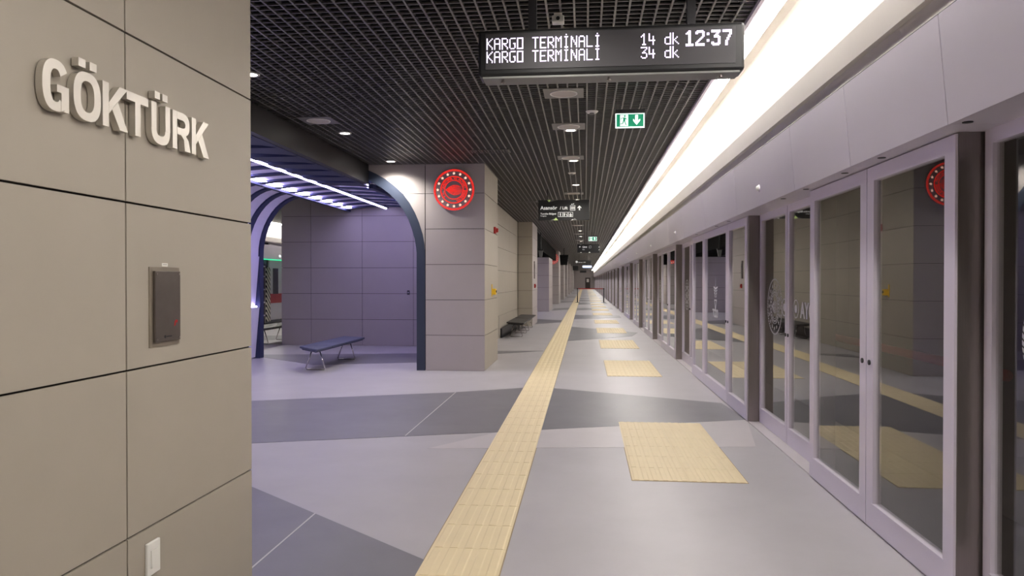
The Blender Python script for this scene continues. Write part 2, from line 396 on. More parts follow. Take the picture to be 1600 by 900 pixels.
# ------------------------------------------------------------------ right side: cove bulkhead, header, track bay
bk = struct(G().prism([(1.60, 3.03), (1.60, 4.0), (2.2, 4.0), (2.2, 2.735), (1.685, 2.735), (1.685, 2.885), (1.645, 2.885)], YBACK, YEND, 'Y').build('trim_3', 'plaster'), 'cream plaster cove above the platform screen')
G().box(1.24, 1.60, YBACK, YEND, 3.64, 3.68).build('cove_top', 'plaster', bk)
G().box(1.215, 1.24, YBACK, YEND, 3.47, 3.68).build('grid_edge', 'alu', bk)
hd = struct(G().box(1.66, 2.05, YBACK, YEND, 2.235, 2.7).build('trim_4', 'dark'), 'pale lilac header above the platform screen doors')
JY = [YBACK, -3.6, -2.4, -1.2, 0, 1.1, 2.3, 3.5, 4.72, 5.93, 8.1, 10.2, 12.3, 14.5, 17.2, 19.4, 22.1, 24.3, 27.0, 29.2]
while JY[-1] < YEND - 3: JY.append(JY[-1] + 2.45)
for a, b in zip(JY, JY[1:]):
    G().prism([(1.62, 2.222), (1.575, 2.715), (1.60, 2.715), (1.645, 2.24)], a + .004, b - .004, 'Y').build('header_panel', 'header', hd)
    G().box(1.622, 1.90, a + .002, b - .002, 2.222, 2.235).build('soffit_panel', 'header', hd)
G().box(1.575, 1.9, YBACK, YEND, 2.715, 2.72).build('cap', 'dark', hd)
hole = G().disc((0, 0, 0), .022, 'Z', .004, 14).mesh('soffit_hole_disc', 'black')  # black discs standing in for the small round holes in the soffit
for yy in (2.75, 3.45, 4.4, 5.0, 5.85, 6.5, 8.9, 9.7, 11.4): put('soffit_hole_disc', hole, hd, (1.68, yy, 2.2185))
tn = struct(G().box(5.2, 5.4, YBACK, YEND, -1.4, 4.55).build('wall_track', 'tunnel'), 'grey tunnel wall across the track')
struct(G().box(2.0, 5.2, YBACK, YEND, -1.5, -1.4).build('floor_track', 'tunnel'), 'track bed behind the glass screen')
G().tube([(5.1, 9.5, .37), (5.1, 16.85, .37)], .07, 10).build('fire_pipe', 'redpipe', None, True)
tag(bpy.data.objects['fire_pipe'], 'red pipe on the tunnel wall seen through the nearest glass doors', 'pipe')

# ------------------------------------------------------------------ platform screen doors
def leaf(parent, X, y0, y1, z1, st, top, bot, lock=None, kind='door_leaf'):
    g = G(); t = .05
    g.box(X, X + t, y0, y0 + st, .012, z1).box(X, X + t, y1 - st, y1, .012, z1)
    g.box(X, X + t, y0 + st, y1 - st, .012, bot).box(X, X + t, y0 + st, y1 - st, z1 - top, z1)
    g.box(X - .004, X, y0 + st * .9, y1 - st * .9, bot - .012, bot)
    l = g.build(kind, 'alu', parent)
    G().box(X + .02, X + .03, y0 + st - .006, y1 - st + .006, bot - .006, z1 - top + .006).build('glass_pane', 'glass', l)
    if lock is not None:
        yy = y0 + st * .5 if lock < 0 else y1 - st * .5
        G().disc((X - .008, yy, 1.02), .016, 'X', .008, 14).build('lock', 'dark', l)
    return l
def decal_ring(par, X, yc, zc, R):
    """round crest as white film on glass: rope rim, star ring, inner rings and figure"""
    h = .001
    g = G(); c = (X, yc, zc)
    for k in range(56):
        a = 2 * PI * k / 56; d = .028 * R / .28
        r0, r1 = R * .945, R
        q = [(r0 * math.cos(a), r0 * math.sin(a)), (r0 * math.cos(a + .075), r0 * math.sin(a + .075)), (r1 * math.cos(a + .115), r1 * math.sin(a + .115)), (r1 * math.cos(a + .04), r1 * math.sin(a + .04))]
        g.prism([(yc + p, zc + q_) for p, q_ in q], X, X + h, 'X')
    g.ring(c, R * .6, R * .62, 'X', h, 40); g.ring(c, R * .42, R * .44, 'X', h, 36)
    for k in range(16):
        a = 2 * PI * k / 16 + PI / 2
        g.prism(star(yc + R * .77 * math.cos(a), zc + R * .77 * math.sin(a), R * .085), X, X + h, 'X')
    for k in range(26):
        a = 2 * PI * k / 26; r0, r1 = R * .48, R * .56
        q = [(r0 * math.cos(a), r0 * math.sin(a)), (r0 * math.cos(a + .1), r0 * math.sin(a + .1)), (r1 * math.cos(a + .1), r1 * math.sin(a + .1)), (r1 * math.cos(a), r1 * math.sin(a))]
        g.prism([(yc + p, zc + q_) for p, q_ in q], X, X + h, 'X')
    for pts in swirl(R * .38): g.prism([(yc - p, zc + q_) for p, q_ in pts], X, X + h, 'X')
    return g.build('crest_decal', 'decal', par)
def star(x, z, r):
    return [(x + (r if k % 2 == 0 else r * .4) * math.cos(PI / 2 + k * PI / 5), z + (r if k % 2 == 0 else r * .4) * math.sin(PI / 2 + k * PI / 5)) for k in range(10)]
def swirl(R):
    """central figure: bundle of curved strokes fanning out to the right from a tip at the left"""
    out = []
    for j, (a, b, ln, wd) in enumerate([(.75, .55, .8, .10), (.52, .42, 1.0, .10), (.28, .30, .9, .09), (.05, .12, 1.15, .09), (-.2, -.05, 1.3, .10), (-.42, -.22, 1.25, .09), (-.65, -.42, 1.1, .09), (-.85, -.62, .8, .08)]):
        top, bot = [], []
        for k in range(7):
            t = k / 6; x = -1 + t * (.85 + ln); z = a * math.sin(min(1, t * 1.25) * PI / 2) * (1 - .35 * t) + (b - a) * .25 * t
            ww = .38 * wd * math.sin(PI * (t * .86 + .07))
            top.append((R * x, R * (z + ww))); bot.append((R * x, R * (z - ww)))
        out.append(top + bot[::-1])
    return out
def ellipse_mark(par, X, yc, zc, ry, rz, nm='round_decal'):
    n = 24
    for r0, r1 in ((.86, 1.0), (.0, .45)):
        g = G()
        for k in range(n):
            a, b = 2 * PI * k / n, 2 * PI * (k + 1) / n
            q = [(r0 * math.cos(a), r0 * math.sin(a)), (r0 * math.cos(b), r0 * math.sin(b)), (r1 * math.cos(b), r1 * math.sin(b)), (r1 * math.cos(a), r1 * math.sin(a))]
            if r0 == 0: q = [(0, 0), q[2], q[3]]
            g.prism([(yc + p * ry, zc + s * rz) for p, s in q], X, X + .001, 'X')
        g.build(nm, 'decal', par)
def decal_text(par, s, size, X, y, z, off=.0):
    me = text_mesh(s, size, 'decal', off, .0005)
    xf(me, Matrix(((0, 0, -1, X), (-1, 0, 0, y), (0, 1, 0, z), (0, 0, 0, 1))))
    return put('lettering', me, par)
def railway_mark(par, X, yc, zc, s):
    g = G()
    for sg in (-1, 1):
        for k in range(4):
            z = zc + s * (.42 - .2 * k); w0 = .10 + .03 * k; w1 = .75 - .13 * k
            g.prism([(yc + sg * w0 * s, z - .03 * s), (yc + sg * w1 * s, z + .09 * s), (yc + sg * w1 * s, z + .2 * s), (yc + sg * w0 * s, z + .09 * s)], X, X + .001, 'X')
        g.prism([(yc + sg * .36 * s, zc - .36 * s), (yc + sg * .5 * s, zc - .36 * s), (yc + sg * .08 * s, zc - 1.1 * s), (yc, zc - 1.1 * s), (yc, zc - .95 * s)], X, X + .001, 'X')
    g.box(X, X + .001, yc - .5 * s, yc + .5 * s, zc - .42 * s, zc - .32 * s)
    g.prism([(yc - .05 * s, zc + .3 * s), (yc + .05 * s, zc + .3 * s), (yc, zc + 1.3 * s)], X, X + .001, 'X')
    return g.build('wing_decal', 'decal', par)
mods = 0
for i in range(1, len(REC)):
    ry0 = REC[i]; ry1 = ry0 + RW
    if ry0 > 128: break
    far_ = 'far ' if i > 9 else ''
    where = ORD[i - 1] if i - 1 < len(ORD) else str(i) + 'th'
    # recessed sliding pair
    d = empty('sliding_door_pair', (XR, (ry0 + ry1) / 2, 0), f'recessed pair of glass sliding doors, {where} from the camera', 'door', 'sliding platform screen doors')
    oy = (ry0 + ry1) / 2
    def L(o): o.location = (-XR, -oy, 0); return o
    for a, b, lk in ((ry0 + .02, oy - .008, 1), (oy + .008, ry1 - .02, -1)):
        l = L(leaf(d, XR, a, b, 2.225, .065, .07, .17, lk))
    if i < 10:
        nm = l
        cx_ = XR + .018
        decal_ring(l, cx_, oy + .53, 1.265, .28); ellipse_mark(l, cx_, oy + .17, 1.27, .085, .085)
        l2 = [c for c in d.children][0]
        ellipse_mark(l2, cx_, oy - .22, 1.27, .085, .085); decal_text(l2, 'AYGM', .19, cx_, oy - .36, 1.2, .006)
    # proud screen between this door and the next
    p0, p1 = ry1, REC[i + 1] if i + 1 < len(REC) else ry1 + 2.7
    three = (p1 - p0) > 3.5
    m = empty('glass_screen_unit', (XP, (p0 + p1) / 2, 0), f'projecting {"three" if three else "two"}-leaf glass screen unit, {where} from the camera', 'glass screen', 'projecting screen units')
    om = (p0 + p1) / 2
    cuts = [p0 + .045, p0 + 1.15, p0 + 2.97, p1] if three else [p0 + .045, (p0 + p1) / 2, p1]
    if i == 1: cuts = [3.68, 4.784, 5.95]
    for q, (a, b) in enumerate(zip(cuts, cuts[1:])):
        l = leaf(m, XP, a + .005, b - .005, 2.215, .105, .085, .165, 1 if q == 0 else (-1 if q == 1 else None)); l.location = (-XP, -om, 0)
        if three and q == 1 and i < 8:
            railway_mark(l, XP + .018, (a + b) / 2 + .02, 1.33, .19)
            decal_text(l, 'TCDD', .15, XP + .018, (a + b) / 2 + .24, 1.03, .005)
    for yy in (p0, p1 - .05):
        ps = G().box(XP + .012 if yy == p0 else XP + .06, XR + .06, yy + (.0 if yy == p0 else 0), yy + .05, .0, 2.222).build('post', 'steel', m); ps.location = (-XP, -om, 0)
    # indicator lamp over the door
    if i < 10:
        ln = empty('door_indicator_lamp', (1.61, oy, 2.38), f'small white dome lamp on the header over the {where} sliding door', 'lamp', 'door indicator lamps')
        G().disc((0, 0, 0), .034, 'X', -.012, 18).build('base', 'alu', ln)
        G().disc((-.012, 0, 0), .028, 'X', -.022, 18, .012).build('dome', 'white', ln)
struct(G().box(XP + .01, XR + .1, YBACK, YEND, -.02, .01).build('trim_5', 'floor_light'), 'pale threshold under the platform screen')

# ------------------------------------------------------------------ cove linear lights
Lf = 1.5
def cove_light(x, y, label, group, flip=1):
    e = empty('linear_light', (x, y, CEIL), label, 'light', group)
    G().box(-.07, .07, .01, Lf - .01, -.0, .05).build('housing', 'white', e)
    G().box(-.042, .042, .03, Lf - .03, -.035, -.001).build('tube', 'tube', e)
    return e
base = cove_light(1.345, 0.0, 'slim white linear light in the cove, just outside the view above the camera', 'cove lights')
y = Lf; k = 0
while y < YEND - 2:
    c = copy_tree(base); c.location[1] = y
    c['label'] = f'slim white linear light in the cove row, {ORD[k-2]} in view from the top edge' if 2 <= k < 10 else 'slim white linear light in the long cove row receding to the far end' if k >= 10 else 'slim white linear light in the cove, outside the view beside the camera'
    y += Lf; k += 1
y = -Lf
while y > YBACK: c = copy_tree(base); c.location[1] = y; c['label'] = 'slim white linear light in the cove, outside the view behind the camera'; y -= Lf
y = 14.0
while y < 44: c = copy_tree(base); c.location = (MX(1.345), y, CEIL); c['label'] = 'linear light in the cove of the other platform'; c['group'] = 'other cove lights'; y += Lf

# ------------------------------------------------------------------ ceiling lamps, speakers, vents, detectors
def downlight(x, y, label, power=DOWN):
    e = empty('downlight', (x, y, CEIL), label, 'downlight', 'recessed downlights')
    G().ring((0, 0, -.006), .062, .085, 'Z', .012, 28).build('rim', 'white', e)
    G().disc((0, 0, -.002), .062, 'Z', .004, 24).build('lens', 'down', e)
    ld = bpy.data.lights.new('downlight_beam', 'SPOT'); ld.energy = power; ld.spot_size = math.radians(146); ld.spot_blend = .8
    ld.shadow_soft_size = .06; ld.color = (1, .95, .87)
    lo = bpy.data.objects.new('downlight_beam', ld); COL.objects.link(lo); lo.parent = e; lo.location = (0, 0, -.02)
    return e
for k, (x, y) in enumerate([(-3.19, 6.82), (-3.2, 9.65), (-3.2, 12.0)]):
    downlight(x, y, ['bright downlight beside the edge of the name wall', 'bright downlight beside the round speaker near the black beam', 'bright downlight washing the wall above the arch'][k], DOWN * (2 if k == 2 else 1))
rowL = [9.75, 12.22, 15.3, 18.1, 20.9, 23.7, 26.5, 29.3, 33, 37, 41, 46, 51]
for k, y in enumerate(rowL):
    downlight(-.19, y, (f'small bright downlight in the middle ceiling row, {ORD[k]} from the camera'), DOWN * .8)
for k, y in enumerate((4.4, 1.6, -1.5)): downlight(-.19, y, 'downlight out of view above the camera ' + ['ahead', 'overhead', 'behind'][k], DOWN * .8)
def speaker(x, y, label):
    e = empty('ceiling_speaker', (x, y, CEIL), label, 'speaker', 'ceiling speakers')
    G().box(-.21, .21, -.2, .2, -.006, .002).build('plate', 'grid', e, bevel=.002)
    G().disc((0, 0, -.012), .135, 'Z', .007, 36).build('grille', 'grille', e)
    G().ring((0, 0, -.014), .13, .145, 'Z', .01, 36).build('rim', 'white', e)
for k, (x, y) in enumerate([(-.225, 7.82), (-.21, 9.5), (-.23, 11.9), (-.25, 16.75), (-.25, 21.6), (-.25, 26.4), (-.25, 31.2), (-.25, 36)]):
    speaker(x, y, f'round ceiling speaker on a square plate in the middle row, {ORD[k]} from the camera')
speaker(-3.27, 8.85, 'round ceiling speaker on a dark plate beside the black beam')
for k, (x, y, lb) in enumerate([(.08, 8.7, 'flat round detector beside the second ceiling speaker'), (-.24, 13.6, 'small ceiling detector between the downlights in the middle row')]):
    e = empty('smoke_detector', (x, y, CEIL), lb, 'detector'); G().disc((0, 0, -.02), .055, 'Z', .02, 22, .075).build('body', 'white', e); G().disc((0, 0, -.032), .03, 'Z', .012, 18).build('sensor', 'sign_grey', e)
e = empty('ceiling_camera', (-.2, 5.5, CEIL), 'small white box sensor hanging above the departure board', 'sensor')
G().box(-.045, .045, -.03, .05, -.07, -.02).build('housing', 'white', e, bevel=.008); G().box(-.03, .03, -.02, .04, -.02, 0).build('mount', 'white', e); G().disc((0, -.03, -.045), .014, 'Y', -.006, 14).build('lens', 'black', e)
for k, (x, y, lb) in enumerate([(-1.44, 11.2, 'louvred ceiling vent near the red emblem'), (-1.5, 18.4, 'louvred ceiling vent farther along beyond the emblem column')]):
    e = empty('ceiling_vent', (x, y, CEIL), lb, 'vent')
    G().box(-.3, .3, -.15, -.13, -.008, .01).box(-.3, .3, .13, .15, -.008, .01).box(-.3, -.28, -.15, .15, -.008, .01).box(.28, .3, -.15, .15, -.008, .01).build('frame', 'grid', e)
    sl = G().prism([(-.02, .012), (-.015, .012), (.012, -.008), (.007, -.008)], -.13, .13, 'Y').mesh('slat', 'grid')
    for q in range(12): put('slat', sl, e, (-.255 + q * .046, 0, 0))

# ------------------------------------------------------------------ vaulted passage
def vault_pts(off=0.0):
    """inner line of the vault, left leg to right leg; off moves it outwards"""
    hw = 1.76 + off; top = 3.17 + off
    q = []
    for k in range(13):
        t = PI / 2 * k / 12
        q.append((XC - (hw - (hw - .9) * (1 - math.cos(t))) , 2.0 + (top - 2.0) * math.sin(t)))
    left = [(XC - hw, 0), (XC - hw, 1.0)] + q
    mid = [(XC - .6, top + .035), (XC - .3, top + .055), (XC, top + .06)]
    h = left + mid
    return h + [(2 * XC - x, z) for x, z in h[-2::-1]]
va = empty('vault_canopy', (XC, 8, 0), 'violet lit vaulted canopy of navy ribs and pale panels over the passage', 'canopy')
def VP(o): o.location = (-XC, -8, 0); return o
I0, I1, I2 = vault_pts(0), vault_pts(.15), vault_pts(.032)
def seg(pts, lo, hi): return pts[lo:hi]
nV = len(I0); iL = 14; iR = nV - 1 - 14
RIBS = [14.06 - .65 * k for k in range(14, -1, -1)] + [14.71, 15.36, 16.01, 16.66]
RIBT = .17
def cutR(pts):  # end the band at the beam
    return [p for p in pts if p[0] <= -3.78] + [(-3.77, pts[iR][1] + .01)]
def rngs(y):
    a = 0 if y <= 14.1 else iL
    b = nV if y > YA else None
    return a, b
for y in RIBS:
    a, b = rngs(y)
    if b: i_, o_ = I0[a:b], I1[a:b]
    else:
        n_ = len([p for p in I0 if p[0] <= -3.8]); i_, o_ = I0[a:n_] + [(-3.77, I0[iR][1])], I1[a:n_] + [(-3.77, I1[iR][1])]
    VP(G().strip(i_, o_, y - RIBT / 2, y + RIBT / 2).build('rib', 'navy', va))
for y in RIBS[:-1]:
    if y < YA: VP(G().prism([(XC + .1, y), (XC + .1, y + .27), (-3.77, y + .55), (-3.77, y)], I0[iR][1] + .004, I0[iR][1] + .07).build('rib_wing', 'navy', va))
def band(pts, y0, y1, nm, m='lavender', th=.012):
    up = [(x, z + th) if abs(x - XC) < 1.2 else (x + (th if x > XC else -th), z + th * .5) for x, z in pts]
    return VP(G().strip(pts, up, y0, y1).build(nm, m, va))
for y0, y1 in zip(RIBS, RIBS[1:]):
    y0 += RIBT / 2; y1 -= RIBT / 2
    mid = (y0 + y1) / 2
    yr = max(y0, YA + .145)
    t_ = [p for p in I2[iL:iR + 1] if y0 > YA or p[0] <= -3.76]
    if y0 < YA: t_ = t_ + [(-3.77, I2[iR][1])]
    band(t_, y0, y1, 'top_panel')
    if mid < 14.06:
        band(I2[2:iL + 1], y0, y1, 'side_panel')
        for z0, z1 in ((.02, 1.0), (1.0, 2.0)):     # leaning lower panels with a light behind the top edge
            xx = XC - 1.76
            VP(G().prism([(xx - .10, z0), (xx - .01, z1), (xx - .02, z1), (xx - .11, z0)], y0, y1, 'Y').build('lower_panel', 'lavender', va))
            VP(G().box(xx - .07, xx - .04, y0 + .04, y1 - .04, z1 + .005, z1 + .03).build('wall_light', 'vpatch', va))
    if mid > YA: band(I2[iR:nV - 2], yr, y1, 'side_panel')
    VP(G().box(-5.47, -5.33, y0 + .03, y1 - .03, 3.186, 3.196).build('light_patch', 'vpatch', va))
    if mid > YA: VP(G().box(-3.87, -3.73, yr + .03, y1 - .03, 3.186, 3.196).build('light_patch', 'vpatch', va))
VP(G().box(-5.55, -5.47, RIBS[0], YB - .03, 3.14, 3.22).build('rail', 'navy', va))
VP(G().box(-3.73, -3.65, YA + .16, YB - .03, 3.12, 3.22).build('rail', 'navy', va))
VP(G().box(XC - .018, XC + .018, 4.9, YB - .1, 3.19, 3.215).build('light_line', 'vline', va))
VP(G().box(XC - .045, XC + .045, 4.9, YB - .06, 3.215, 3.24).build('light_channel', 'navy', va))
VP(G().box(XC - 1.9, -3.78, RIBS[0], YB - .03, 3.46, 3.49).build('canopy_back', 'void', va))
VP(G().box(-3.78, XC + 1.75, YA + .16, YB - .03, 3.46, 3.49).build('canopy_back', 'void', va))
VP(G().box(XC - 1.98, XC - 1.95, RIBS[0], 14.1, 0, 3.3).build('canopy_back', 'void', va))
# a second canopy in the next passage, seen mirrored in the glass doors
v2 = empty('vault_canopy', (XC, 8 + 24.2, 0), 'second violet lit canopy in the farther passage, mirrored in the glass doors', 'canopy')
for ch in list(va.children):
    ys = [v.co.y for v in ch.data.vertices]
    if ch.name.split('.')[0] in ('light_line', 'light_channel', 'rail', 'canopy_back'): continue
    if max(ys) < 12.2:
        c = ch.copy(); COL.objects.link(c); c.parent = v2
def V2(o): o.location = (-XC, -8 - 24.2, 0); return o
V2(G().box(XC - .018, XC + .018, 29.3, 36.3, 3.19, 3.215).build('light_line', 'vline', v2))
V2(G().box(-5.55, -5.47, 29.2, 36.3, 3.14, 3.22).build('rail', 'navy', v2))
V2(G().box(XC - 1.9, -3.78, 29.2, 36.3, 3.46, 3.49).build('canopy_back', 'void', v2))
# the arch portal at the emblem wall
ar = empty('arch_portal', (-2.77, YA, 0), 'blue-black curved arch frame beside the emblem column', 'arch')
a_ = G().strip(A_IN, A_OUT, YA - .006, YA + .14).build('arch_frame', 'arch', ar); a_.location = (2.77, -YA, 0)

# ------------------------------------------------------------------ station name letters
sg = empty('station_name_sign', (WX, 2.04, 2.0), 'raised steel letters spelling the station name on the beige wall', 'sign')
SPEC = [('G', 2.072, 2.186), ('Ö', 2.208, 2.342), ('K', 2.350, 2.487), ('T', 2.482, 2.612), ('Ü', 2.632, 2.757), ('R', 2.775, 2.905), ('K', 2.918, 3.055)]
CAPH = .148; Z0 = 2.038
def arc(g, cx, cz, rx, rz, sx, sz, a0, a1, n, put2):
    e = 2 / 2.5
    def P(a, x, z):
        c, q = math.cos(a), math.sin(a)
        return put2(cx + x * math.copysign(abs(c) ** e, c), cz + z * math.copysign(abs(q) ** e, q))
    A = [math.radians(a0 + (a1 - a0) * k / n) for k in range(n + 1)]
    g.strip([P(a, rx - sx, rz - sz) for a in A], [P(a, rx, rz) for a in A], 0, .023, 'X')
def letter(ch, y0, y1):
    g = G(); W = y1 - y0; H = CAPH; st = .032; z0 = Z0 - 2.0; yo = y0 - 2.04; cnt = [0]
    q = lambda u, v: (yo + u, z0 + v)
    def poly(*p): cnt[0] += 1; g.prism([q(u, v) for u, v in p], 0, .023 + .0005 * cnt[0], 'X')   # pieces overlap without sharing a plane
    def bar(u0, u1, v0, v1): poly((u0, v0), (u1, v0), (u1, v1), (u0, v1))
    if ch in 'ÖG':
        ov = .004
        if ch == 'Ö': arc(g, W / 2, H / 2, W / 2, H / 2 + ov, .033, .028, 0, 360, 48, q)
        else:
            arc(g, W / 2, H / 2, W / 2, H / 2 + ov, .033, .028, 34, 312, 40, q)
            bar(W * .54, W, H * .38, H * .53); poly((W * .70, -.001), (W * .86, H * .05), (W - .028, 0), (W, 0), (W, H * .385), (W - .033, H * .385), (W - .033, H * .26), (W * .70, H * .19))
    if ch == 'Ü':
        bar(0, st, H * .35, H); bar(W - st, W, H * .35, H); arc(g, W / 2, H * .36, W / 2, H * .36 + .004, st, .032, 180, 360, 24, q)
    if ch in 'ÖÜ':
        for u in (W * .30, W * .70): bar(u - .017, u + .017, H * 1.10, H * 1.28)
    if ch == 'K':
        bar(0, st, 0, H); poly((st, H * .30), (st, H * .56), (W - .045, H), (W - .001, H), (W * .50, H * .56), (W * .40, H * .46))
        poly((W * .36, H * .42), (W * .58, H * .64), (W, 0), (W - .045, 0))
    if ch == 'T':
        bar(0, W, H - .03, H); bar(W / 2 - st / 2, W / 2 + st / 2, 0, H - .03)
    if ch == 'R':
        bar(0, st, 0, H); bar(st, W * .6, H - .029, H); bar(st, W * .6, H * .40, H * .40 + .028)
        arc(g, W * .55, H * .70, W * .42, H * .30, st, .029, -90, 90, 18, q)
        poly((W * .42, H * .42), (W * .72, H * .42), (W * .88, H * .3), (W, 0), (W - .042, 0), (W * .62, H * .30))
    o = g.build('letter', 'letter', sg); o.location = (.004, 0, 0); return o
for ch, a, b in SPEC: letter(ch, a * .984, b * .984)

# metal box, label and switch on the near wall
pn = empty('access_panel', (WX, 2.712, 1.27), 'grey metal access panel with small red mark set in the beige wall', 'panel')
G().box(.0, .004, -.102, .102, 0, .303).build('frame', 'plate_frame', pn)
G().box(.004, .014, -.08, .093, .018, .288).build('cover', 'plate', pn, bevel=.002)
G().prism([(.045, .072), (.058, .078), (.056, .088), (.068, .084), (.072, .096), (.06, .098), (.05, .092)], .014, .0145, 'X').build('red_mark', 'red', pn)
g = G().disc((.014, -.016, .036), .006, 'X', .0006, 12)
g.build('maker_mark', 'black', pn)
G().box(.014, .0145, -.006, .03, .034, .038).build('maker_line', 'black', pn)
for yy, zz in ((-.07, .277), (.083, .277), (-.07, .028), (.083, .028)): G().disc((.014, yy, zz), .004, 'X', .002, 10).build('screw', 'steel', pn)
tg = empty('wall_label', (WX, 2.716, 1.576), 'tiny white label above the metal access panel', 'label')
G().box(0, .002, -.02, .02, 0, .013).build('sticker', 'white', tg); G().box(.002, .0024, -.014, .014, .006, .008).build('print', 'sign_grey', tg)
sw = empty('light_switch', (WX, 2.62, .42), 'white rocker light switch low on the beige wall', 'switch')
G().box(0, .012, -.042, .042, 0, .125).build('plate', 'white', sw, bevel=.004)
r = G().prism([(.012, .03), (.018, .03), (.015, .095), (.012, .095)], -.022, .022, 'Y').build('rocker', 'white', sw)

# ------------------------------------------------------------------ emblem
em = empty('round_emblem', (-2.195, YA - .002, 3.055), 'round red glowing emblem with a ring of stars on the near grey column', 'emblem')
def emblem(e, R, full=True):
    G().disc((0, 0, 0), R, 'Y', -.04, 64).build('backing_disc', 'crest_disc', e)
    g = G()
    for k in range(72):
        a = 2 * PI * k / 72; r0, r1 = R * .925, R * .968
        q = [(r0 * math.cos(a), r0 * math.sin(a)), (r0 * math.cos(a + .06), r0 * math.sin(a + .06)), (r1 * math.cos(a + .09), r1 * math.sin(a + .09)), (r1 * math.cos(a + .03), r1 * math.sin(a + .03))]
        g.prism(q, -.046, -.04, 'Y')
    g.ring((0, -.046, 0), R * .888, R * .902, 'Y', .006, 64)
    g.build('rope_rim', 'crest_red', e)
    st = G().prism(star(0, 0, R * .075), -.047, -.04, 'Y').mesh('star', 'crest_star')
    for k in range(16):
        a = 2 * PI * k / 16 + PI / 2; put('star', st, e, (R * .78 * math.cos(a), 0, R * .78 * math.sin(a)))
    G().ring((0, -.044, 0), R * .61, R * .65, 'Y', .004, 56).ring((0, -.044, 0), R * .43, R * .46, 'Y', .004, 48).build('inner_ring', 'crest_red', e)
    if full:
        tx = 'T.C. ULAŞTIRMA VE ALTYAPI BAKANLIĞI '
        for k, ch in enumerate(tx):
            if ch == ' ': continue
            me = text_mesh(ch, R * .15, 'crest_red', 0, .002, 'CENTER'); a = math.radians(215) - math.radians(290) * k / (len(tx) - 2)
            rr = R * .487
            xf(me, Matrix.Translation((rr * math.cos(a), -.042, rr * math.sin(a))) @ Matrix.Rotation(-(a - PI / 2), 4, 'Y') @ Matrix.Rotation(PI / 2, 4, 'X'))
            put('ring_letter', me, e)
    for pts in swirl(R * .40): G().prism([(x + R * .02, z) for x, z in pts], -.046, -.04, 'Y').build('figure_stroke', 'crest_red', e)
emblem(em, .355)
em2 = empty('round_emblem', (-2.1, 48.9 - .002, 3.0), 'second red glowing emblem far along the platform', 'emblem'); emblem(em2, .36, False)

# alarm, call point on the emblem column, devices further back
al = empty('fire_alarm', (XL, 13.63, 2.46), 'red fire alarm sounder on the side of the emblem column', 'alarm')
G().box(0, .04, -.07, .07, -.06, .06).build('base', 'red', al, bevel=.008); G().disc((.04, 0, 0), .045, 'X', .04, 20, .035).build('horn', 'red', al)
cp = empty('call_point', (XL, 13.35, 1.33), 'yellow call point box on the side of the emblem column', 'call point')
G().box(0, .012, -.1, -.06, -.09, .13).build('back_plate', 'yellow', cp); G().box(0, .07, -.05, .06, -.06, .05).build('box', 'yellow', cp, bevel=.008); G().disc((.07, 0, 0), .022, 'X', .012, 16).build('button', 'black', cp)
al2 = empty('fire_alarm', (-1.75, 25.6, 1.35), 'small red call point on the side of the second column', 'alarm')
G().box(0, .05, -.06, .06, -.07, .07).build('base', 'red', al2, bevel=.008); G().disc((.05, 0, 0), .03, 'X', .01, 16).build('button', 'black', al2)
it = empty('intercom_panel', (-1.75, 25.5, 1.6), 'slim dark intercom panel on the side of the second column', 'intercom')
G().box(0, .03, -.1, .1, 0, .6).build('body', 'plate', it, bevel=.005); G().disc((.03, 0, .12), .03, 'X', .008, 16).build('button', 'steel', it); G().box(.03, .034, -.05, .05, .35, .5).build('speaker_grille', 'black', it)
kb = empty('wall_socket', (-4.10, YB, 1.25), 'small dark key socket on the back wall of the passage', 'socket')
G().box(-.03, .03, -.012, 0, -.05, .05).build('plate', 'dark', kb); G().disc((0, -.012, .0), .02, 'Y', -.015, 14).build('knob', 'chrome', kb)
gr = empty('wall_grille', (-2.25, 19.25, .05), 'narrow slatted grille low on the set-back wall by the benches', 'grille')
G().box(0, .008, -.07, .07, 0, .55).build('frame', 'panel_warm', gr)
s_ = G().box(.008, .014, -.05, .05, 0, .014).mesh('slat', 'sign_grey')
for q in range(17): put('slat', s_, gr, (0, 0, .03 + q * .03))
pl = G().box(-2.25, -2.2, 19.6, 24.6, .0, .25).build('baseboard_left', 'dark'); struct(pl, 'dark plinth behind the benches')

# ------------------------------------------------------------------ benches
def bench(loc, label, m, L=2.6, mirror=1, group='benches', rz=0):
    e = empty('bench', loc, label, 'bench', group, rz)
    W = .26; t0, t1 = .36, .41
    cuts = [(-L / 2, -L / 2 + .72), (-L / 2 + .72, -L / 2 + 1.44), (-L / 2 + 1.44, L / 2)]
    for k, (a, b) in enumerate(cuts):
        sa = .55 if k == 0 else .0; sb = .3 if k == 2 else .0
        p = [(W, a), (W, b - .004), (-W, b - .004 + sb), (-W, a + sa)]
        g = G().prism(p, t0 + .012, t1); c = [(x * .86, y + (.03 if y == a else 0)) for x, y in p]
        g.prism(c, t0 - .012, t0 + .012)
        g.build('seat_pad', m, e, bevel=.012)
    for yy in (-L / 2 + .6, L / 2 - .35):
        pts = [(-.06, yy + .02, .36), (-.17, yy, .03), (-.16, yy, .012), (.16, yy, .012), (.17, yy, .03), (.06, yy + .02, .36)]
        G().tube(pts, .011, 8).build('leg_frame', 'chrome', e, True)
    G().box(-.05, .05, -L / 2 + .5, L / 2 - .3, .335, .35).build('under_beam', 'dark', e)
    return e
bench((-4.58, 12.92, 0), 'long blue-grey bench with chrome legs in the violet lit passage', 'seat')
bench((-1.86, 20.6, 0), 'black bench along the set-back wall, nearer of the two', 'seat_dark', 2.4)
bench((-1.86, 23.0, 0), 'black bench along the set-back wall, farther of the two', 'seat_dark', 2.4)
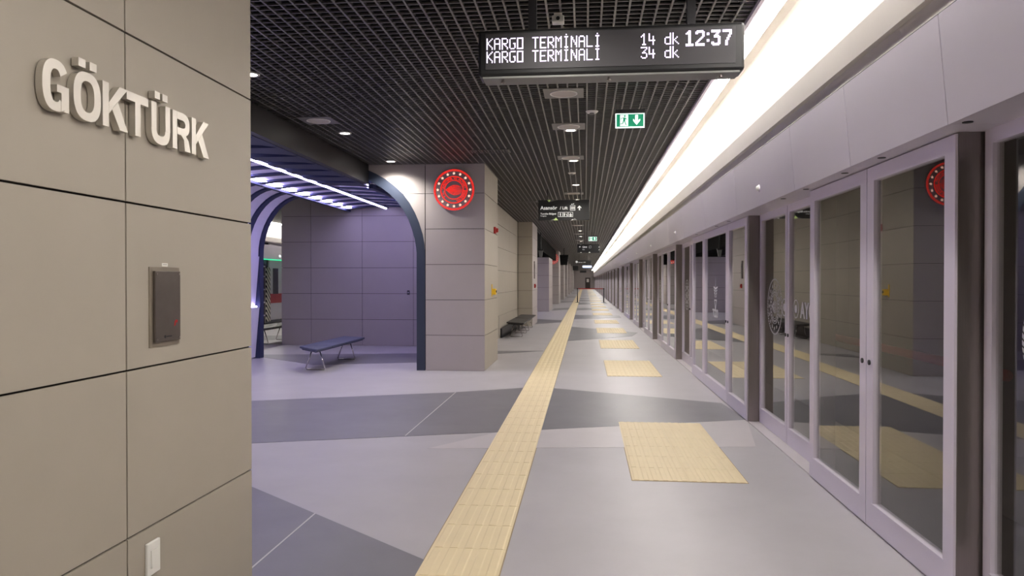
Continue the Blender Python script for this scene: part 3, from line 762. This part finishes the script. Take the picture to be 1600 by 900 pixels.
bench((-7.75, 17.6, 0), 'dark bench on the other platform seen under the vault', 'seat_dark', 2.2)

# ------------------------------------------------------------------ departure board
bd = empty('departure_board', (.16, 5.0, 2.91), 'black hanging LED departure board showing two trains and the time', 'display board')
BW, BH = .885, .317
G().box(-BW, BW, 0, .2, 0, BH).build('housing', 'black', bd, bevel=.02)
G().box(-BW + .05, BW - .06, -.004, .001, .045, BH - .03).build('screen', 'matrix', bd)
G().box(-BW + .03, BW - .03, .01, .18, -.012, .001).build('underside_plate', 'sign_grey', bd)
for x in (-.72, -.0, .74):
    G().disc((x, .05, -.03), .008, 'Z', .02, 10).ring((x, .05, -.034), .008, .016, 'Z', .006, 14).build('eye_bolt', 'steel', bd)
for x in (-.52, .55): G().box(x - .028, x + .028, .07, .13, BH - .01, .75).build('hanging_pole', 'dark', bd)
G().tube([(.58, .1, .7), (.6, .1, .62), (.68, .1, .56), (.78, .12, .54), (.86, .12, .5), (.9, .12, .56), (.92, .12, .7)], .012, 8).build('cable', 'black', bd, True)
FNT = {
 'K': ['1...1', '1..1.', '1.1..', '11...', '11...', '1.1..', '1..1.', '1...1', '1...1'],
 'A': ['.111.', '1...1', '1...1', '1...1', '11111', '1...1', '1...1', '1...1', '1...1'],
 'R': ['1111.', '1...1', '1...1', '1...1', '1111.', '1.1..', '1..1.', '1...1', '1...1'],
 'G': ['.1111', '1....', '1....', '1....', '1..11', '1...1', '1...1', '1...1', '.111.'],
 'O': ['11111', '1...1', '1...1', '1...1', '1...1', '1...1', '1...1', '1...1', '11111'],
 'T': ['11111', '..1..', '..1..', '..1..', '..1..', '..1..', '..1..', '..1..', '..1..'],
 'E': ['11111', '1....', '1....', '1....', '1111.', '1....', '1....', '1....', '11111'],
 'M': ['1...1', '11.11', '1.1.1', '1.1.1', '1...1', '1...1', '1...1', '1...1', '1...1'],
 'İ': ['.111.', '..1..', '..1..', '..1..', '..1..', '..1..', '..1..', '..1..', '.111.'],
 'N': ['1...1', '11..1', '11..1', '1.1.1', '1.1.1', '1..11', '1..11', '1...1', '1...1'],
 'L': ['1....', '1....', '1....', '1....', '1....', '1....', '1....', '1....', '11111'],
 '1': ['..1..', '.11..', '1.1..', '..1..', '..1..', '..1..', '..1..', '..1..', '.111.'],
 '4': ['1....', '1....', '1..1.', '1..1.', '1..1.', '11111', '...1.', '...1.', '...1.'],
 '3': ['11111', '....1', '...1.', '..1..', '.111.', '....1', '....1', '1...1', '.111.'],
 'd': ['....1', '....1', '....1', '.1111', '1...1', '1...1', '1...1', '1...1', '.1111'],
 'k': ['1....', '1....', '1....', '1..1.', '1.1..', '11...', '1.1..', '1..1.', '1...1'], ' ': ['.....'] * 9}
BIG = {
 '1': ['..11..', '.111..', '1111..', '..11..', '..11..', '..11..', '..11..', '..11..', '..11..', '..11..', '111111', '111111'],
 '2': ['.11111.', '1111111', '11...11', '.....11', '.....11', '....11.', '...11..', '..11...', '.11....', '11.....', '1111111', '1111111'],
 ':': ['..', '..', '11', '11', '..', '..', '..', '11', '11', '..', '..', '..'],
 '3': ['1111111', '1111111', '....11.', '...11..', '..1111.', '..11111', '.....11', '.....11', '.....11', '11...11', '1111111', '.11111.'],
 '7': ['1111111', '1111111', '.....11', '.....11', '....11.', '....11.', '...11..', '...11..', '..11...', '..11...', '..11...', '..11...']}
PT = .00865
def led(s, font, x, ztop, nm, gap=1):
    g = G(); r = PT * .42
    for ch in s:
        gl = font[ch]
        for j, row in enumerate(gl):
            for i, c in enumerate(row):
                if c == '1': g.box(x + i * PT - r, x + i * PT + r, -.0055, -.0042, ztop - j * PT - r, ztop - j * PT + r)
        if ch == 'İ': g.box(x + 2 * PT - r, x + 2 * PT + r, -.0055, -.0042, ztop + 1.7 * PT - r, ztop + 1.7 * PT + r)
        x += (len(gl[0]) + gap) * PT
    return g.build(nm, 'led', bd)
lx = -BW + .062
for zt, mins in ((.252, '14'), (.163, '34')):
    led('KARGO', FNT, lx, zt, 'led_word'); led('TERMİNALİ', FNT, lx + 36 * PT, zt, 'led_word')
    led(mins, FNT, .212, zt, 'led_minutes'); led('dk', FNT, .212 + 18 * PT, zt, 'led_word')
led('12:37', BIG, .505, .262, 'led_clock', 1.4)

# ------------------------------------------------------------------ exit signs
def exit_sign(loc, label, det=True, s=1.0):
    e = empty('exit_sign', loc, label, 'exit sign', 'exit signs')
    G().box(-.155, .155, 0, .05, .155, .195).build('casing', 'dark', e)
    G().box(-.155, .155, .018, .032, 0, .155).build('acrylic_plate', 'exit_white', e)
    G().box(-.142, .142, .014, .018, .014, .145).build('green_field', 'green', e)
    w_ = 'exit_white'
    G().prism([(-.105, .02), (-.02, .02), (-.02, .138), (-.105, .138), (-.105, .1)], .012, .014, 'Y').build('doorway', w_, e)
    b = [(-.06, .125, .010)]
    g = G().disc((-.055, .012, .125), .010, 'Y', -.002, 14)
    g.prism([(-.07, .112), (-.045, .108), (-.052, .068), (-.075, .07)], .0095, .012, 'Y')
    g.prism([(-.052, .108), (-.028, .092), (-.03, .086), (-.055, .098)], .0095, .012, 'Y').prism([(-.07, .112), (-.098, .104), (-.1, .086), (-.094, .086), (-.09, .1), (-.068, .104)], .0095, .012, 'Y')
    g.prism([(-.062, .07), (-.052, .07), (-.036, .03), (-.044, .026)], .0095, .012, 'Y').prism([(-.075, .07), (-.062, .066), (-.075, .042), (-.105, .036), (-.106, .043), (-.082, .049)], .0095, .012, 'Y')
    g.build('running_figure', 'green', e)
    G().prism([(.055, .135), (.085, .135), (.085, .075), (.107, .095), (.107, .075), (.07, .03), (.033, .075), (.033, .095), (.055, .075)], .011, .014, 'Y').build('arrow', w_, e)
    for x in (-.13, .13): G().tube([(x, .025, .195), (x, .025, CEIL - loc[2])], .002, 5).build('wire', 'steel', e)
exit_sign((.478, 8.0, 3.16), 'green exit sign with a down arrow hanging under the ceiling grid, nearer one')
exit_sign((.29, 28.0, 3.03), 'green exit sign far along the ceiling, smaller in view')

# ------------------------------------------------------------------ hanging direction signs
def wr(par, s, size, x, z, m='sign_white', off=0, y=-.002):
    me = text_mesh(s, size, m, off, .0008); xf(me, Matrix(((1, 0, 0, x), (0, 0, -1, y), (0, 1, 0, z), (0, 0, 0, 1)))); return put('lettering', me, par)
def arrow(par, x, z, s, rot=0):
    p = [(-.12, -.5), (.12, -.5), (.12, .12), (.36, -.1), (.44, .06), (0, .5), (-.44, .06), (-.36, -.1), (-.12, .12)]
    c, n_ = math.cos(rot), math.sin(rot)
    G().prism([(x + s * (a * c - b * n_), z + s * (a * n_ + b * c)) for a, b in p], -.003, 0, 'Y').build('arrow', 'sign_white', par)
def frame_icon(par, x, z, s):
    g = G(); t = s * .06; h = s / 2
    for a in ((x - h, x + h, z - h, z - h + t), (x - h, x + h, z + h - t, z + h), (x - h, x - h + t, z - h, z + h), (x + h - t, x + h, z - h, z + h)): g.box(a[0], a[1], -.003, 0, a[2], a[3])
    return g
def man(g, x, z, s):
    g.disc((x, 0, z + s * .33), s * .09, 'Y', -.003, 12); g.prism([(x - s * .14, z + s * .2), (x + s * .14, z + s * .2), (x + s * .1, z - s * .08), (x + s * .07, z - s * .4), (x - s * .07, z - s * .4), (x - s * .1, z - s * .08)], -.003, 0, 'Y')
def board_sign(loc, W, H, label):
    e = empty('direction_sign', loc, label, 'sign', 'hanging direction signs')
    G().box(-W / 2, W / 2, 0, .06, 0, H).build('board', 'sign', e, bevel=.006)
    for x in (-W * .32, W * .32): G().tube([(x, .03, H - .01), (x, .03, CEIL + .2 - loc[2])], .008, 6).build('hanger', 'dark', e)
    return e
e = board_sign((-.455, 16.0, 2.83), 1.10, .44, 'black hanging sign reading Asansör / Lift with white pictograms')
wr(e, 'Asansör', .108, -.505, .235, off=.002); wr(e, '/ Lift', .09, -.085, .235, off=.001)
wr(e, 'Turnike Bölgesi', .054, -.505, .125, off=.0006); wr(e, 'Faregates', .034, -.505, .085)
g = frame_icon(e, .19, .265, .11)
for dx in (-.03, 0, .03): man(g, .19 + dx, .265, .085)
g.build('lift_pictogram', 'sign_white', e)
G().prism([(.155, .335), (.19, .335), (.172, .36)], -.003, 0, 'Y').prism([(.19, .36), (.225, .36), (.208, .335)], -.003, 0, 'Y').build('lift_arrows', 'sign_white', e)
for k, x in enumerate((-.075, .035, .145)):
    g = frame_icon(e, x, .125, .1); man(g, x - (.02 if k == 1 else 0), .125, .09 if k != 2 else .07)
    if k == 1: g.prism([(x + .01, .14), (x + .018, .145), (x + .04, .09), (x + .03, .09)], -.003, 0, 'Y')
    if k == 2: g.ring((x, -.003, .112), .02, .028, 'Y', .003, 18)
    g.build('pictogram', 'sign_white', e)
arrow(e, .335, .265, .1)
for pts, m in (([(-.36, .44), (-.28, .44), (-.32, .395)], 'sign_green'), ([(-.28, .44), (-.32, .395), (-.14, .44)], 'sign_grey'), ([(-.22, 0), (-.12, 0), (-.172, .06)], 'sign_green'), ([(-.3, 0), (-.22, 0), (-.19, .042)], 'sign_grey'), ([(.15, 0), (.21, .028), (.185, 0)], 'sign_white'), ([(.185, 0), (.235, .045), (.285, 0)], 'sign_grey')):
    G().prism(pts, -.003, 0, 'Y').build('triangle_motif', m, e)
e = board_sign((.16, 35.0, 2.85), 1.03, .40, 'black hanging sign reading Çıkış with a left arrow, behind the far exit sign')
arrow(e, -.4, .28, .09, PI / 2); wr(e, 'Çıkış', .1, -.28, .24, off=.003); wr(e, 'Exit', .07, -.28, .13); frame_icon(e, .08, .27, .1).build('pictogram', 'sign_white', e)
for pts, m in (([(-.42, .4), (-.3, .4), (-.36, .35)], 'sign_grey'), ([(-.4, 0), (-.3, 0), (-.35, .04)], 'sign_white'), ([(.0, 0), (.1, 0), (.05, .05)], 'sign_white'), ([(.47, .12), (.51, .12), (.51, .17)], 'sign_white'), ([(.47, .25), (.51, .25), (.51, .3)], 'sign_white')): G().prism(pts, -.003, 0, 'Y').build('triangle_motif', m, e)
e = board_sign((-.1, 54.0, 2.78), 1.03, .24, 'small black hanging sign far down the hall with a white line of text')
wr(e, 'Asansör / Lift', .1, -.4, .07); G().disc((-.5, -.002, .13), .08, 'Y', -.004, 18).build('round_mark', 'sign_white', e)
board_sign((-.95, 75.0, 2.6), .55, .45, 'dark hanging sign far away left of the bright screen')
board_sign((-.25, 100.0, 2.64), .85, .28, 'farthest dark hanging sign near the end wall')
e = empty('far_display', (.2, 80.0, 2.9), 'far bright departure screen near the end of the hall', 'display board')
G().box(-.5, .5, 0, .12, 0, .33).build('housing', 'black', e); G().box(-.46, .5, -.005, 0, .05, .28).build('screen', 'screen', e); G().box(-.03, .03, .03, .09, .33, .65).build('hanging_pole', 'dark', e)
e = empty('hanging_monitor', (-1.27, 45.0, 2.49), 'black hanging monitor beside the far emblem column', 'monitor')
G().prism([(-.22, 0), (.2, 0), (.27, .62), (-.27, .62)], 0, .1, 'Y').build('casing', 'blackgloss', e); G().tube([(0, .05, .6), (0, .05, 1.05)], .025, 8).build('pole', 'dark', e)
e = empty('hanging_projector', (-1.79, 30.0, 2.49), 'small grey hanging fixture beyond the second column', 'fixture')
G().prism([(-.05, 0), (.05, 0), (.09, .26), (-.09, .26)], -.06, .06, 'Y').build('body', 'sign_grey', e); G().tube([(0, 0, .25), (0, 0, 1.0)], .02, 8).build('pole', 'dark', e); G().box(-.1, .1, -.07, .07, .26, .31).build('cap', 'dark', e)

# ------------------------------------------------------------------ tape barrier
YT = 52.0
for x, lb in ((-.52, 'dark barrier post on the guide strip side holding the red tape'), (1.30, 'dark barrier post beside the screen doors holding the red tape')):
    e = empty('barrier_post', (x, YT, 0), lb, 'post', 'tape barrier posts')
    G().disc((0, 0, 0.009), .17, 'Z', .02, 28, .15).build('base', 'dark', e); G().disc((0, 0, .028), .034, 'Z', .92, 18).build('pole', 'dark', e, True); G().disc((0, 0, .948), .045, 'Z', .07, 18).build('tape_head', 'black', e)
tp = G().box(-.47, 1.25, YT - .002, YT + .002, .955, 1.01).build('barrier_tape', 'red'); tag(tp, 'red belt stretched between the two barrier posts', 'tape')

# ------------------------------------------------------------------ the other platform, seen under the vault
XO = MX(XP)
o = struct(G().prism([(MX(1.60), 3.03), (MX(1.60), 4.0), (MX(2.2), 4.0), (MX(2.2), 2.89), (MX(1.64), 2.89)], 13, 60, 'Y').build('trim_6', 'plaster'), 'cream cove of the other platform')
G().box(MX(1.60), MX(1.24), 13, 60, 3.64, 3.68).build('cove_top', 'plaster', o)
o = struct(G().prism([(MX(1.62), 2.27), (MX(1.575), 2.76), (MX(2.0), 2.76), (MX(2.0), 2.27)], 13, 60, 'Y').build('trim_7', 'header'), 'header of the other platform screen')
G().box(MX(1.62) - .02, MX(1.6), 23.5, 28.5, 2.245, 2.268).build('green_light_line', 'greenled', o)
G().disc((MX(1.60), 25.35, 2.40), .04, 'X', .03, 16).build('round_lamp', 'exit_white', o)
tr = empty('metro_train', (-11.5, 26, 0), 'white metro train with a red stripe standing at the other platform', 'train')
def TR(o): o.location = (11.5, -26, 0); return o
TR(G().box(-13.8, -11.25, 25.5, 45, .1, 3.2).build('car_body', 'train_white', tr))
TR(G().box(-11.25, -11.243, 25.5, 45, .72, 1.06).build('red_stripe', 'train_red', tr))
TR(G().box(-11.25, -11.24, 25.8, 26.25, 1.05, 1.98).build('window', 'train_dark', tr))
TR(G().box(-11.25, -11.24, 26.9, 28.5, 1.2, 2.0).build('window', 'train_dark', tr))
TR(G().box(-13.8, -11.3, 24.95, 25.5, .1, 3.0).build('gangway', 'train_dark', tr))
TR(G().box(-11.3, -11.15, 25.0, 26.6, .02, .12).build('sill', 'train_dark', tr))
gp = empty('hazard_striped_gate', (-11.1, 24.6, 0), 'open steel gate with black and cream hazard stripes beside the train', 'gate')
def GP(o): o.location = (11.1, -24.6, 0); return o
GP(G().box(-11.12, -11.06, 24.85, 25.15, .1, 2.0).build('striped_post', 'hazard', gp))
GP(G().box(-11.1, -11.06, 23.8, 23.86, .05, 2.05).box(-11.1, -11.06, 24.7, 24.76, .05, 2.05).build('gate_posts', 'steel', gp))
for z in (.3, .75, 1.2, 1.65, 2.0): GP(G().box(-11.1, -11.06, 23.8, 24.76, z, z + .05).build('gate_rail', 'alu', gp))
struct(G().box(-14.4, -14.2, 13, 60, -1.4, 4.55).build('wall_other_track', 'tunnel'), 'tunnel wall of the other track')
